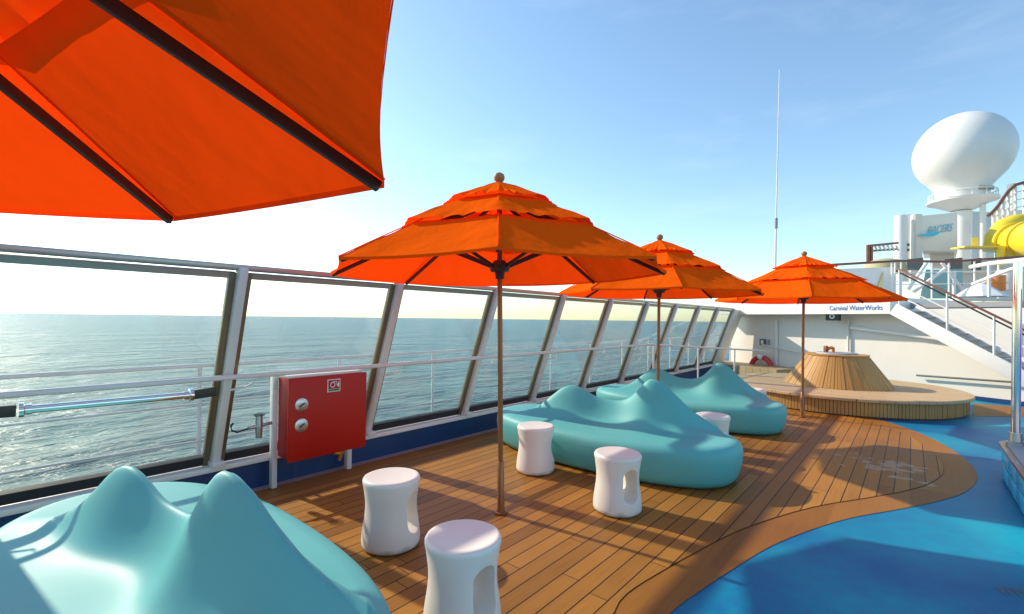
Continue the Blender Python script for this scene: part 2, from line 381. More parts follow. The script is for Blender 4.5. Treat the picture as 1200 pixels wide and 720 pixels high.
edge_px = [(740, 770), (785, 720), (822, 692), (860, 667), (905, 640), (955, 620), (1000, 607), (1050, 598), (1095, 589), (1125, 580), (1141, 569), (1145, 558), (1137, 544), (1115, 527), (1085, 511), (1050, 498), (1015, 488)]
edge = [G(x, y) for x, y in edge_px]
def smooth_curve(p, n=6):
    out = []
    for i in range(len(p) - 1):
        a, b, c, d = p[max(i - 1, 0)], p[i], p[i + 1], p[min(i + 2, len(p) - 1)]
        for k in range(n):
            t = k / n
            out.append(.5 * ((2 * b) + (c - a) * t + (2 * a - 5 * b + 4 * c - d) * t * t + (3 * b - a - 3 * c + d) * t ** 3))
    out.append(p[-1]); return out
near0 = [Vector((-1.9, -8, 0)), Vector((-1.75, -2, 0)), Vector((-1.55, .6, 0))]
curve = smooth_curve(near0 + edge)
def inset(cv, d):
    out = []
    for i, p in enumerate(cv):
        t = (cv[min(i + 1, len(cv) - 1)] - cv[max(i - 1, 0)]).normalized(); n = Vector((-t.y, t.x, 0)); out.append(p + n * d)
    return out
def wood_sheet(name, cv, z, mat, xl, yb):
    pts = [Vector((p.x, p.y, z)) for p in cv] + [Vector((cv[-1].x - .6, 13.4, z)), Vector((xl, 13.6, z)), Vector((xl, yb, z))]
    pts[0].y = yb
    mb = MB(); mb.poly(pts); bmesh.ops.triangulate(mb.bm, faces=mb.bm.faces[:])
    return mb.build(name, mat, smooth=False)
s1, s2 = G(1035, 545), G(1078, 566)
st = [(s1.x, s1.y, .40, .37), (s2.x, s2.y, .22, .44), (G(985, 545).x, G(985, 545).y, .12, .42)]
M['planks'] = wood_mat('teak_planks', (.19, .072, .011), (.50, .225, .038), .118, .07, 2.4, rough=.5, stains=st, spec=.25)
M['border'] = wood_mat('teak_border', (.21, .078, .012), (.41, .175, .029), 0, rough=.5, stains=st[1:2], spec=.25)
structure(wood_sheet('wood_deck_border', curve, .004, 'border', -4.52, -8))
structure(wood_sheet('deck_caulk_line', inset(curve, .2585), .007, 'seam', -4.36, -7.9))
structure(wood_sheet('wood_deck', inset(curve, .2615), .0085, 'planks', -4.353, -7.8))
mb = MB(); mb.poly([(-4.62, -8, .004), (-4.52, -8, .004), (-4.52, 16, .004), (-4.62, 16, .004)]); structure(mb.build('deck_gutter', 'grey', smooth=False))
# wood strip along the forward wall to the right
a, b = G(1141, 473), G(1215, 479); c, d = G(1215, 489), G(1140, 488)
mb = MB(); mb.poly([(p.x, p.y, .004) for p in (a, b, c, d)]); structure(mb.build('wood_path', 'border', smooth=False))

# ------------------------------------------------------------------ bulwark and windscreen
BX, BT, ZS, ZT = -4.6, -4.01, .30, 1.97
s_cos = CT
def postY(px):                                                 # Y on the sill line under pixel column px
    ratio = (px - 600) / F
    # X = (ratio*CT-ST) t , Y=(ratio*ST+CT) t
    t = BX / (ratio * CT - ST); return (ratio * ST + CT) * t
Y1 = postY(255); SP = 1.503
ys = [Y1 + SP * k for k in range(-4, 10)]
YE = ys[-1]
bul = empty('bulwark', (BX, 0, 0), 'low navy blue bulwark with a white cap under the glass windscreen', 'wall')
def child(o, p): o.parent = p; o.matrix_parent_inverse = Matrix.Translation(p.location).inverted(); return o
mb = MB(); mb.box((-4.80, -8, -.5), (-4.62, YE + .6, .245)); child(mb.build('bulwark_plate', 'navy', smooth=False), bul)
mb = MB(); mb.box((-4.86, -8, .248), (-4.56, YE + .6, .292), bev=.006); child(mb.build('cap', 'white'), bul)

ws = empty('glass_windscreen', (BX, 0, ZS), 'tall inward leaning glass windscreen with pale posts along the ship side', 'windscreen')
lean = Vector((BT - BX, 0, ZT - ZS)); ld = lean.normalized(); nrm = Vector((ld.z, 0, -ld.x))   # pane normal inboard
def sp(y, v, off=0.): return Vector((BX - .08, y, ZS)) + lean * v + nrm * off
mb = MB()
mb.obox(sp(-7, 1.0, .0) + Vector((0, 0, .012)), sp(YE, 1.0, .0) + Vector((0, 0, .012)), .085, .045, bev=.008); child(mb.build('top_rail', 'toprail'), ws)
for i, y in enumerate(ys):
    mb = MB()
    wv = .062
    mb.obox(sp(y, -.02, .035), sp(y, 1.015, .035), wv, .10, up=nrm, bev=.006)
    p = child(mb.build('post', 'post'), ws)
    mb = MB(); f0 = sp(y, 0, .07); mb.box((f0.x - .03, y - .05, ZS - .008), (f0.x + .10, y + .05, ZS + .035), bev=.005); fo = child(mb.build('foot_plate', 'post'), ws)
for a, b in zip(ys, ys[1:]):
    g0, g1 = a + .034, b - .034; fw = .05
    for yj in (g0 + fw / 2, g1 - fw / 2):
        mb = MB(); mb.obox(sp(yj, .0), sp(yj, .985), fw, .05, up=nrm, bev=.004); child(mb.build('side_frame', 'bronze'), ws)
    mb = MB(); mb.obox(sp(g0 + fw, .028), sp(g1 - fw, .028), .05, .085, up=ld)
    gs = child(mb.build('sill_seal', 'black', smooth=False), ws)
    mb = MB(); mb.obox(sp(g0 + fw, .972), sp(g1 - fw, .972), .05, .045, up=ld); child(mb.build('head_frame', 'toprail', smooth=False), ws)
    mb = MB()
    q = [sp(g0 + fw - .01, .03), sp(g1 - fw + .01, .03), sp(g1 - fw + .01, .975), sp(g0 + fw - .01, .975)]
    mb.poly([v - nrm * .005 for v in q], th=nrm * .01); child(mb.build('pane', 'glass', smooth=False), ws)

# solid slanted end panel of the windscreen beside the forward wall
ep = MB(); q = [sp(YE + .03, .0), sp(YE + 1.1, .0), sp(YE + 1.1, 1.0), sp(YE + .03, 1.0)]
ep.poly([v - nrm * .02 for v in q], th=nrm * .05); tag(ep.build('end_panel', 'wallpaint', smooth=False), 'solid white leaning plate closing the far end of the windscreen', 'panel')

# inner handrail
def railpt(y, x=-4.27, z=1.09): return Vector((x, y, z))
hr = empty('handrail', (-4.27, 0, 0), 'white tubular handrail running inside the windscreen posts', 'handrail')
kink = railpt(9.6)
endp = Wp(905, 412, .3)
mb = MB(); mb.tube([railpt(-7), railpt(9.45), kink, kink + (endp - kink) * .03, endp], .022, 12); child(mb.build('rail_tube', 'post'), hr)
for y in ys:
    if y < 9.6 and y > -3:
        zz = (1.0 - ZS) / (ZT - ZS); pp = sp(y, zz, .09)
        mb = MB(); mb.tube([pp, Vector((-4.27, y + .12, 1.0)), Vector((-4.27, y + .17, 1.03)), Vector((-4.27, y + .17, 1.085))], .009, 8); child(mb.build('bracket', 'post'), hr)
for k in range(3):
    y = kink + (endp - kink) * (.02 + .3 * k)
    mb = MB(); mb.tube([(y.x, y.y, .004), (y.x, y.y, y.z)], .02, 10); child(mb.build('stanchion', 'post'), hr)

# steel damper bar with black clamps
a, b = D(10, 478, 3.55), None
# bar is parallel to the ship side, between first posts
def bar(px, py, x):
    d = ray(px, py); t = x / d.x; return Vector((x, d.y * t, EYE + d.z * t))
pA, pB = bar(24, 481, -4.36), bar(224, 463, -4.36)
sb = empty('strut_bar', (pA.x, pA.y, pA.z), 'polished steel strut bar between black clamps in front of the nearest pane', 'strut')
mb = MB(); mb.tube([pA, pB], .028, 20); child(mb.build('tube', 'chrome'), sb)
for (q1, q2) in ((bar(-45, 486, -4.36), pA), (pB, bar(256, 458, -4.36))):
    mb = MB(); mb.obox(q1, q2 + (q1 - q2).normalized() * .02, .05, .075, bev=.006); child(mb.build('clamp', 'darksteel'), sb)
for q1, sgn in ((pA, 1), (pB, -1)):
    dd = (pB - pA).normalized() * sgn
    mb = MB(); mb.tube([q1 - dd * .01, q1 + dd * .012, q1 + dd * .02, q1 + dd * .05], [.05, .05, .036, .036], 20); child(mb.build('collar', 'chrome'), sb)

# outer railing beyond the glass
XO = -6.1
rl = empty('outer_railing', (XO, 0, -.5), 'white open railing on the ship edge outside the glass', 'railing')
for z, r in ((1.03, .022), (.60, .012), (.18, .012), (-.22, .012)):
    mb = MB(); mb.tube([(XO, -8, z), (XO, 22, z)], r, 10); child(mb.build('rail', 'post'), rl)
y = (lambda t: ((235 - 600) / F * ST + CT) * t)(XO / ((235 - 600) / F * CT - ST))
for k in range(-3, 13):
    yy = y + 1.69 * k
    mb = MB(); mb.tube([(XO, yy, -.5), (XO, yy, 1.02)], .022, 10); child(mb.build('stanchion', 'white'), rl)

# ------------------------------------------------------------------ fire hose cabinet
fc = empty('fire_hose_cabinet', (-4.3, 2.27, 0), 'red fire hose cabinet on white legs with two round locks', 'fire cabinet')
mb = MB(); mb.box((-4.44, 1.90, .31), (-4.225, 2.65, 1.035), bev=.006); child(mb.build('cabinet_body', 'red'), fc)
mb = MB(); mb.box((-4.220, 1.885, .295), (-4.195, 2.665, 1.045), bev=.005); dr = child(mb.build('door', 'red'), fc)
for z in (.80, .615):
    mb = MB(); cx = Vector((-4.195, 2.0, z))
    mb.tube([cx, cx + Vector((.008, 0, 0)), cx + Vector((.010, 0, 0)), cx + Vector((.012, 0, 0))], [.060, .060, .052, .047], 28)
    lk = child(mb.build('lock', 'steel'), fc)
    mb = MB(); mb.obox(cx + Vector((.016, -.024, -.014)), cx + Vector((.016, .024, .014)), .008, .016, up=(1, 0, 0)); hh = mb.build('latch_handle', 'darksteel', smooth=False)
    hh.parent = lk
mb = MB(); mb.box((-4.195, 2.245, .885), (-4.190, 2.375, 1.005)); sg = child(mb.build('hose_sign', 'white', smooth=False), fc)
mb = MB(); mb.box((-4.190, 2.253, .915), (-4.187, 2.367, .997)); q = mb.build('sign_field', 'red', smooth=False); q.parent = sg
mb = MB(); mb.box((-4.190, 2.253, .892), (-4.187, 2.367, .912)); q = mb.build('sign_strip', 'green', smooth=False); q.parent = sg
# hose reel and flame pictogram
mb = MB(); ring = [Vector((-4.185, 2.295 + .022 * math.cos(t), .953 + .024 * math.sin(t))) for t in [k * math.pi / 8 for k in range(17)]]
mb.tube(ring, .0045, 6, cap=False); mb.tube([(-4.185, 2.295, .977), (-4.185, 2.33, .985), (-4.185, 2.34, .94)], .004, 6)
mb.poly([(-4.1865, 2.345, .93), (-4.1865, 2.36, .93), (-4.1865, 2.362, .955), (-4.1865, 2.353, .985), (-4.1865, 2.344, .955)], th=(.002, 0, 0))
q = mb.build('pictogram', 'white'); q.parent = sg
mb = MB(); mb.box((-4.52, 1.86, .012), (-4.455, 1.905, 1.06), bev=.004); child(mb.build('leg', 'white'), fc)
mb = MB(); mb.box((-4.52, 2.615, .012), (-4.455, 2.665, 1.06), bev=.004); child(mb.build('leg', 'white'), fc)
mb = MB(); mb.box((-4.52, 1.908, 1.038), (-4.235, 2.64, 1.062), bev=.004); child(mb.build('cabinet_roof', 'white'), fc)
mb = MB(); mb.tube([(-4.36, 2.42, .31), (-4.36, 2.42, .24), (-4.36, 2.47, .235)], .022, 12); mb.tube([(-4.36, 2.49, .25), (-4.36, 2.47, .16)], [.03, .018], 12); child(mb.build('outlet', 'brass'), fc)
mb = MB(); mb.tube([(-4.36, 2.02, .31), (-4.36, 2.02, .1)], .016, 10); child(mb.build('feed_pipe', 'navy'), fc)
# hose valve left of it
vv = empty('hydrant_valve', (-4.5, 1.65, .6), 'small steel hydrant valve with hooked handle left of the red cabinet', 'valve')
mb = MB(); mb.tube([(-4.48, 1.88, .62), (-4.48, 1.66, .60)], .018, 12); mb.tube([(-4.48, 1.75, .60), (-4.48, 1.75, .70)], [.034, .03], 14); mb.tube([(-4.48, 1.75, .50), (-4.48, 1.75, .60)], [.028, .034], 14); child(mb.build('valve_body', 'steel'), vv)
mb = MB(); mb.tube([(-4.48, 1.69 + .06 * math.cos(t), .71 + .0 * t) if False else Vector((-4.48 + .045 * math.cos(t), 1.75 + .045 * math.sin(t), .705)) for t in [k * math.pi / 8 for k in range(17)]], .006, 6, cap=False); child(mb.build('hand_wheel', 'darksteel'), vv)
mb = MB(); mb.tube([(-4.48, 1.68, .60), (-4.48, 1.57, .58), (-4.48, 1.53, .60), (-4.48, 1.52, .64), (-4.48, 1.54, .665)], .009, 8); child(mb.build('hook', 'darksteel'), vv)

# ------------------------------------------------------------------ sofas
def sofa_mesh():
    bm = bmesh.new(); n = 160; A_, B_ = 1.49, .715; e = 2.45
    def outline(ph):
        c, s = math.cos(ph), math.sin(ph)
        r = (abs(c / A_) ** e + abs(s / B_) ** e) ** (-1 / e)
        return Vector((c * r, s * r))
    base = [outline(2 * math.pi * k / n) for k in range(n)]
    nor = []
    for k in range(n):
        t = (base[(k + 1) % n] - base[k - 1]).normalized(); nor.append(Vector((t.y, -t.x)))
    def hill(x, y):
        y0 = .10 * x + .20 * x ** 3 + .05 * math.exp(-((x - .08) / .28) ** 2)
        win = 1 / (1 + math.exp(-(x + .78) / .10)) / (1 + math.exp((x - 1.02) / .11))
        wr_ = .205 if x < .56 else .30
        h = .245 * win + .145 * math.exp(-(abs(x + .42) / .24) ** 2.2) + .275 * math.exp(-(abs(x - .53) / (wr_ * .93)) ** 1.8)
        wd = .098 + .035 * math.exp(-((x - .56) / .3) ** 2) + .02 * math.exp(-((x + .42) / .25) ** 2)
        d = abs(y - y0)
        cp = .88 * math.exp(-(d / (wd * 1.02)) ** 1.9) + .12 * math.exp(-(d / (wd * 2.2)) ** 2)
        # buttress fold running from the tall peak towards the rounded end
        d2 = abs((y - y0) + .55 * (x - .62)); bt = .07 * math.exp(-(d2 / .12) ** 2) * math.exp(-((x - .85) / .28) ** 2)
        return h * cp + bt
    def seat(x, y): return .405
    rings = []
    NR = 60; inner = .115
    for j in range(1, NR + 1):
        s = j / NR; row = []
        for k in range(n):
            p = (base[k] - nor[k] * inner) * s
            row.append(bm.verts.new((p.x, p.y, seat(p.x, p.y) + hill(p.x, p.y))))
        rings.append(row)
    prof = [(-.075, .400), (-.042, .385), (-.017, .358), (-.003, .322), (.0, .28), (-.004, .22), (-.014, .15), (-.032, .08), (-.055, .035), (-.09, .008), (-.13, 0.)]
    for off, z in prof:
        rings.append([bm.verts.new((base[k].x + nor[k].x * off, base[k].y + nor[k].y * off, z)) for k in range(n)])
    cv = bm.verts.new((0, 0, .405 + hill(0, 0)))
    for k in range(n): bm.faces.new((cv, rings[0][k], rings[0][(k + 1) % n]))
    for a, b in zip(rings, rings[1:]):
        for k in range(n): bm.faces.new((a[k], b[k], b[(k + 1) % n], a[(k + 1) % n]))
    bm.faces.new(rings[-1])
    return bm
mb = MB(); mb.bm.free(); mb.bm = sofa_mesh(); sofa = mb.build('lounge_sofa', 'teal', ang=80)
sofa.location = (-2.74, 4.9, .012)
GS = 'wavy teal lounge sofas on the wood deck'
tag(sofa, 'teal moulded sofa with two peaks in the middle, behind the slotted stool', 'sofa', GS)
s2_ = sofa.copy(); COL.objects.link(s2_); s2_.location = (-2.84, 7.62, .012); tag(s2_, 'farthest teal wave sofa, beside the second umbrella and the round stage', 'sofa', GS)
s3_ = sofa.copy(); COL.objects.link(s3_); s3_.location = (-2.72, .63, .012); tag(s3_, 'large teal wave sofa in the foreground corner cut by the photo edge', 'sofa', GS)

# ------------------------------------------------------------------ stools
def stool_object():
    mb = MB()
    prof = [(.0, .0), (.175, .0), (.192, .006), (.200, .022), (.201, .05), (.197, .10), (.189, .16), (.180, .22), (.176, .27), (.177, .32), (.184, .375), (.190, .42), (.196, .445), (.196, .462), (.189, .474), (.176, .479), (.165, .477), (.0, .477)]
    mb.lathe(prof, n=64); body = mb.build('stool', 'stool', ang=50)
    # slot cutter: rounded upright slot passing off centre through the stool
    cb = bmesh.new(); pts = []
    wd, lo, hi = .062, .12, .37
    for k in range(13): t = math.pi * k / 12; pts.append((wd * math.cos(t), hi - wd + wd * math.sin(t)))
    for k in range(13): t = math.pi + math.pi * k / 12; pts.append((wd * math.cos(t), lo + wd + wd * math.sin(t)))
    rows = []
    for yy, sc in ((-.26, 1.30), (-.17, 1.16), (-.11, 1.02), (0, .96), (.11, 1.02), (.17, 1.16), (.26, 1.30)):
        rows.append([cb.verts.new((x * sc + .035, yy, .245 + (z - .245) * (1 + (sc - 1) * .6))) for x, z in pts])
    for a, b in zip(rows, rows[1:]):
        for k in range(len(pts)): cb.faces.new((a[k], a[(k + 1) % len(pts)], b[(k + 1) % len(pts)], b[k]))
    cb.faces.new(rows[0]); cb.faces.new(rows[-1][::-1]); bmesh.ops.recalc_face_normals(cb, faces=cb.faces)
    cm_ = bpy.data.meshes.new('cut'); cb.to_mesh(cm_); cb.free(); cu = bpy.data.objects.new('cut', cm_); COL.objects.link(cu)
    md = body.modifiers.new('b', 'BOOLEAN'); md.operation = 'DIFFERENCE'; md.object = cu; md.solver = 'EXACT'
    bv = body.modifiers.new('v', 'BEVEL'); bv.width = .006; bv.segments = 2; bv.limit_method = 'ANGLE'; bv.angle_limit = R(50)
    dg = bpy.context.evaluated_depsgraph_get(); me = bpy.data.meshes.new_from_object(body.evaluated_get(dg))
    body.modifiers.clear(); body.data = me; bpy.data.objects.remove(cu)
    me.polygons.foreach_set('use_smooth', [True] * len(me.polygons)); me.set_sharp_from_angle(angle=R(50))
    return body
stool = stool_object()
stools = [((543, 626), 34, 'nearest white stool, cut off by the bottom of the photo'),
          ((459, 557), 62, 'white waisted stool between the foreground sofa and the red cabinet'),
          ((628, 498), 75, 'white stool against the left front of the middle teal sofa'),
          ((724, 530), 14, 'white stool with its tall slot facing the camera before the middle sofa'),
          ((835, 486), 100, 'white stool half hidden between the middle and far sofas'),
          ((883, 456), 40, 'small distant white stool behind the far sofa beside the round stage')]
for i, ((px, py), az, lab) in enumerate(stools):
    o = stool if i == 0 else stool.copy()
    if i: COL.objects.link(o)
    p = G(px, py, .49); o.location = (p.x, p.y, .011); o.rotation_euler = (0, 0, TH + R(az)); tag(o, lab, 'stool', 'white waisted plastic stools')

# ------------------------------------------------------------------ umbrellas
def pan_pt(r, ph, z, sag):
    """octagonal ring: position at angle ph; sag pulls mid panel inward"""
    k = ph / (math.pi / 4); f = (k - math.floor(k)) - .5
    ap = math.cos(math.pi / 8) / math.cos(f * math.pi / 4)
    mid = 1 - (2 * f) ** 2
    return Vector((math.cos(ph) * r * (ap - sag * mid), math.sin(ph) * r * (ap - sag * mid), z))
def tier(prof, sag, zsag, wob=0., seed=1, nseg=16, fold=.006):
    rnd = random.Random(seed); mb = MB(); n = 8 * nseg; rows = []
    jit = [rnd.uniform(-1, 1) for _ in range(n)]
    for i, (r, z) in enumerate(prof):
        t = i / (len(prof) - 1); row = []
        for k in range(n):
            ph = 2 * math.pi * k / n; q = (ph / (math.pi / 4)) % 1; mid = 1 - (2 * (q - .5)) ** 2
            p = pan_pt(r, ph, z, sag * t)
            p.z -= zsag * mid * math.sin(math.pi * min(1, t * .7 + .15)) * r
            p.z += fold * math.sin(math.pi * t) * (1 - mid) ** 2 * math.sin(k * 2.9 + i * .9 + seed)
            p.z += wob * t * t * t * (math.sin(k * 1.7 + seed) * .5 + jit[k] * .5) * (.3 + mid)
            row.append(mb.bm.verts.new(p))
        rows.append(row)
    for a, b in zip(rows, rows[1:]):
        for k in range(n): mb.bm.faces.new((a[k], a[(k + 1) % n], b[(k + 1) % n], b[k]))
    return mb
def lerp_prof(pts, n=5):
    out = []
    for (a, b) in zip(pts, pts[1:]):
        for k in range(n): t = k / n; out.append((a[0] + (b[0] - a[0]) * t, a[1] + (b[1] - a[1]) * t))
    return out + [pts[-1]]
RU, ZR, ZA = 1.375, 1.97, 2.66
def zc(r): t = r / RU; return ZA - (ZA - ZR) * (t * .93 + .07 * t * t) 
def make_umbrella():
    root = empty('umbrella', (0, 0, 0), 'x', 'umbrella')
    mb = MB(); mb.tube([(0, 0, .0), (0, 0, 2.60)], .021, 20); mb.build('pole', 'pole', root)
    mb = MB(); mb.lathe([(.0, 0), (.05, 0), (.052, .012), (.034, .018), (.030, .05), (.026, .42), (.022, .425), (0, .425)], n=24); mb.build('base_sleeve', 'steel' if False else 'pole', root)
    hz = 2.015
    mb = MB(); mb.lathe([(0, -.10), (.035, -.10), (.04, -.045), (.075, -.04), (.082, -.01), (.082, .02), (.06, .03), (.045, .05), (0, .05)], c=(0, 0, hz), n=24); mb.build('hub', 'rib', root)
    mb = MB(); mb.lathe([(0, 0), (.05, 0), (.07, .02), (.07, .05), (.03, .07), (0, .07)], c=(0, 0, 2.52), n=20); mb.build('crown_ring', 'rib', root)
    mb = MB(); mb.lathe([(0, 0), (.042, 0), (.048, .018), (.026, .034), (.022, .05), (.040, .068), (.046, .09), (.038, .115), (.014, .13), (0, .132)], c=(0, 0, 2.655), n=20); mb.build('finial', 'finial', root)
    for k in range(8):
        ph = k * math.pi / 4; dv = Vector((math.cos(ph), math.sin(ph), 0)); ru = Vector((0, 0, 1))
        a = dv * .05 + Vector((0, 0, 2.545)); b = dv * (RU - .015) + Vector((0, 0, zc(RU) - .018))
        mb = MB(); mb.obox(a, b, .020, .030, bev=.003); rb = mb.build('rib', 'rib', root)
        m = a.lerp(b, .47) - Vector((0, 0, .012))
        mb = MB(); mb.obox(dv * .07 + Vector((0, 0, hz)), m, .016, .026, bev=.003); s = mb.build('strut', 'rib', root)
    p1 = [(r, zc(r)) for r in [RU * (.58 + .42 * t / 12) for t in range(13)]]
    o = tier(p1, .016, .020, .0, 3).build('canopy', 'canvas', root, ang=22, recalc=False)
    p2 = [(r, zc(r) + .032 + .018 * ((r - .36) / .5)) for r in [.36 + .52 * t / 9 for t in range(10)]]
    tier(p2, .02, .018, .010, 5).build('middle_vent_tier', 'canvas', root, ang=22, recalc=False)
    p3 = [(max(r, .001), zc(r) + .055 + .030 * (r / .48)) for r in [.0 + .48 * t / 8 for t in range(9)]]
    tier(p3, .02, .024, .016, 9).build('top_vent_tier', 'canvas', root, ang=22, recalc=False)
    # hem stitched round the rim
    mb = MB(); n = 80; top = []; bot = []
    for k in range(n):
        p = pan_pt(RU, 2 * math.pi * k / n, zc(RU), .016); q = (k / 10) % 1; p.z -= .020 * (1 - (2 * (q - .5)) ** 2) * math.sin(math.pi * .85) * RU
        top.append(mb.bm.verts.new(p)); bot.append(mb.bm.verts.new(p + Vector((0, 0, -.018))))
    for k in range(n): mb.bm.faces.new((top[k], top[(k + 1) % n], bot[(k + 1) % n], bot[k]))
    mb.build('hem', 'canvas', root, ang=22, recalc=False)
    for k in range(8):
        dv = Vector((math.cos(k * math.pi / 4), math.sin(k * math.pi / 4), 0)); mb = MB()
        mb.tube([dv * r + Vector((0, 0, zc(r) + .004)) for r in (RU * .55, RU * .7, RU * .85, RU)], .0045, 6); mb.build('seam', 'canvas', root)
    return root
um = make_umbrella()
camv = lambda xc, z: Vector((xc * CT - z * ST, xc * ST + z * CT, 0))
GU = 'orange umbrellas standing along the wood deck'
def face_angle(p): return math.atan2(-p.y, -p.x)
p1 = G(587, 603); p2 = camv(172 / 550 * 6.5, 6.5); p3 = G(940, 490); p0 = camv(-1.4125, .402)
spots = [(p1, face_angle(p1), 'whole orange umbrella in the centre, its pole rising left of the middle sofa'),
         (p2, face_angle(p2) + R(10), 'orange umbrella second from the centre, standing behind the middle sofa'),
         (p3, face_angle(p3) + R(4), 'farthest orange umbrella, its pole in front of the round wooden stage'),
         (p0, 0, 'huge close orange umbrella seen from below in the top left corner')]
for i, (p, rz, lab) in enumerate(spots):
    o = um if i == 0 else copy_tree(um)
    o.location = (p.x, p.y, .011); o.rotation_euler = (0, 0, rz); tag(o, lab, 'umbrella', GU)
    if i == 0: o.rotation_euler = (Matrix.Rotation(R(-1.0), 3, camv(0, 1)) @ Matrix.Rotation(rz, 3, 'Z')).to_euler()
    if i == 3:
        o.rotation_euler = (0, 0, TH + R(39.5)); o.location.z = 0
        # vertices at cam angles 32.9 and 77.9 degrees

# ------------------------------------------------------------------ round stage
SC = camv(6.75, 9.75); RS = 2.06
stg = empty('round_stage', (SC.x, SC.y, 0), 'large low round wooden stage with slatted skirt before the white wall', 'stage')
mb = MB(); mb.lathe([(0, 0), (RS - .10, 0), (RS - .10, .27), (0, .27)], n=96); mb.build('core', 'rib', stg, smooth=False)
mb = MB(); nS = 230
for k in range(nS):
    a = 2 * math.pi * k / nS; dv = Vector((math.cos(a), math.sin(a), 0)); jr = random.uniform(-.004, .004)
    mb.obox(dv * (RS - .085 + jr) + Vector((0, 0, .03)), dv * (RS - .085 + jr) + Vector((0, 0, .275)), .046, .022, up=dv)
mb.build('skirt_slats', 'slat', stg, smooth=False)
mb = MB(); mb.lathe([(0, .272), (RS - .012, .272), (RS, .282), (RS, .318), (RS - .012, .33), (0, .33)], n=128); mb.build('stage_top', 'stagetop', stg, ang=30)
mb = MB()
for k in range(96):
    a = 2 * math.pi * k / 96; dv = Vector((math.cos(a), math.sin(a), 0))
cone = empty('slatted_cone_seat', (SC.x, SC.y, .33), 'truncated wooden slat cone standing in the middle of the round stage', 'seat')
RB, RT, HC = .95, .54, .60
mb = MB(); mb.lathe([(0, .003), (RB - .05, .003), (RT - .05, HC - .02), (0, HC - .02)], n=64); mb.build('cone_core', 'rib', cone, smooth=False)
mb = MB(); nC = 96
for k in range(nC):
    a = 2 * math.pi * k / nC; a2 = 2 * math.pi * (k + .90) / nC
    def rp(ang, r, z): return Vector((math.cos(ang) * r, math.sin(ang) * r, z))
    jr = random.uniform(-.006, .006)
    q = [rp(a, RB + jr, .005), rp(a2, RB + jr, .005), rp(a2, RT + jr, HC), rp(a, RT + jr, HC)]
    nn = rp((a + a2) / 2, 1, .68).normalized()
    mb.poly(q, th=-nn * .02)
mb.build('cone_slats', 'slat', cone, smooth=False)
mb = MB(); mb.lathe([(0, HC + .002), (RT + .012, HC + .002), (RT + .016, HC + .03), (0, HC + .03)], n=64); mb.build('rim_board', 'slat', cone, ang=30)
mb = MB(); mb.lathe([(0, HC + .032), (RT - .17, HC + .032), (RT - .19, HC + .06), (0, HC + .06)], n=48); mb.build('lid', 'grey', cone, ang=30)
p = D(978, 409, 1); dz = .33 + HC + .062
q = Vector((SC.x - .12, SC.y - .05, dz))
lt = empty('orange_lantern', q, 'small orange and brown lantern standing on the cone seat', 'lantern', rz=TH)
mb = MB(); mb.box((-.10, -.04, 0), (-.045, .04, .13), bev=.008); mb.build('bracket', 'brownrail', lt)
mb = MB(); mb.tube([(-.04, 0, .03), (-.02, 0, .07), (.03, 0, .095), (.07, 0, .085), (.09, 0, .05)], [.02, .032, .035, .03, .018], 14); mb.box((.06, -.03, 0), (.10, .03, .10), bev=.01); mb.build('body', 'orange', lt)

# ------------------------------------------------------------------ forward wall
zt = 1.95
wl = Wp(868, 400); wr = WQ - WD * 9
wallL = WQ + WD * ((WQ.x + 4.55) / .912)
fw = empty('forward_wall', (WQ.x, WQ.y, 0), 'long white steel wall behind the round stage closing off the deck', 'wall')
def wallbox(a, b, z0, z1, t0, t1):                             # slab along wall between plan points a, b, offsets t0..t1 toward camera
    q = [a + WN * t0, b + WN * t0, b + WN * t1, a + WN * t1]
    mb = MB(); mb.poly([(p.x, p.y, z0) for p in q], th=(0, 0, z1 - z0)); return mb
child(wallbox(wallL, wr, 0, zt, -.15, 0).build('wall_plate', 'wallpaint', smooth=False), fw)
child(wallbox(wallL, wr, .004, .09, .002, .05).build('wall_foot', 'navy', smooth=False), fw)
# small raised bench running to the left of the stage
bl = G(845, 452); 
mb = wallbox(wallL, WQ + WD * 3.9, .006, .30, .02, 1.1); tag(mb.build('corner_bench', 'stagetop', smooth=False), 'low beige boxed bench in the far corner below the life ring', 'bench')
# overhanging upper deck edge with the sign
bmL, bmR = Wp(895, 372, .55), Wp(1043, 367, .55)
bz0, bz1 = 1.83, 2.22
ob = empty('upper_deck_edge', (bmR.x, bmR.y, bz0), 'white overhanging deck edge with blue lettering above the wall', 'deck edge')
aL = wallL + WD * .3; aR = Vector((bmR.x, bmR.y, 0)) - WN * .55
child(wallbox(aL, aR, bz0, bz1, -3.5, .55).build('fascia', 'white', smooth=False), ob)
c = Wp(1003, 360.5, .556); cc = Vector((c.x, c.y, bz0 + .24))
def onw(px, off): p = Wp(px, 370, off); return Vector((p.x, p.y, 0))
tl_, tr_ = onw(972, .553), onw(1034, .553); cc = (tl_ + tr_) / 2 + Vector((0, 0, bz0 + .145))
child(text_mesh('lettering', 'Carnival WaterWorks', 'signblue', None, cc, -WD, (0, 0, 1), .17, .004, width=(tr_ - tl_).length), ob)
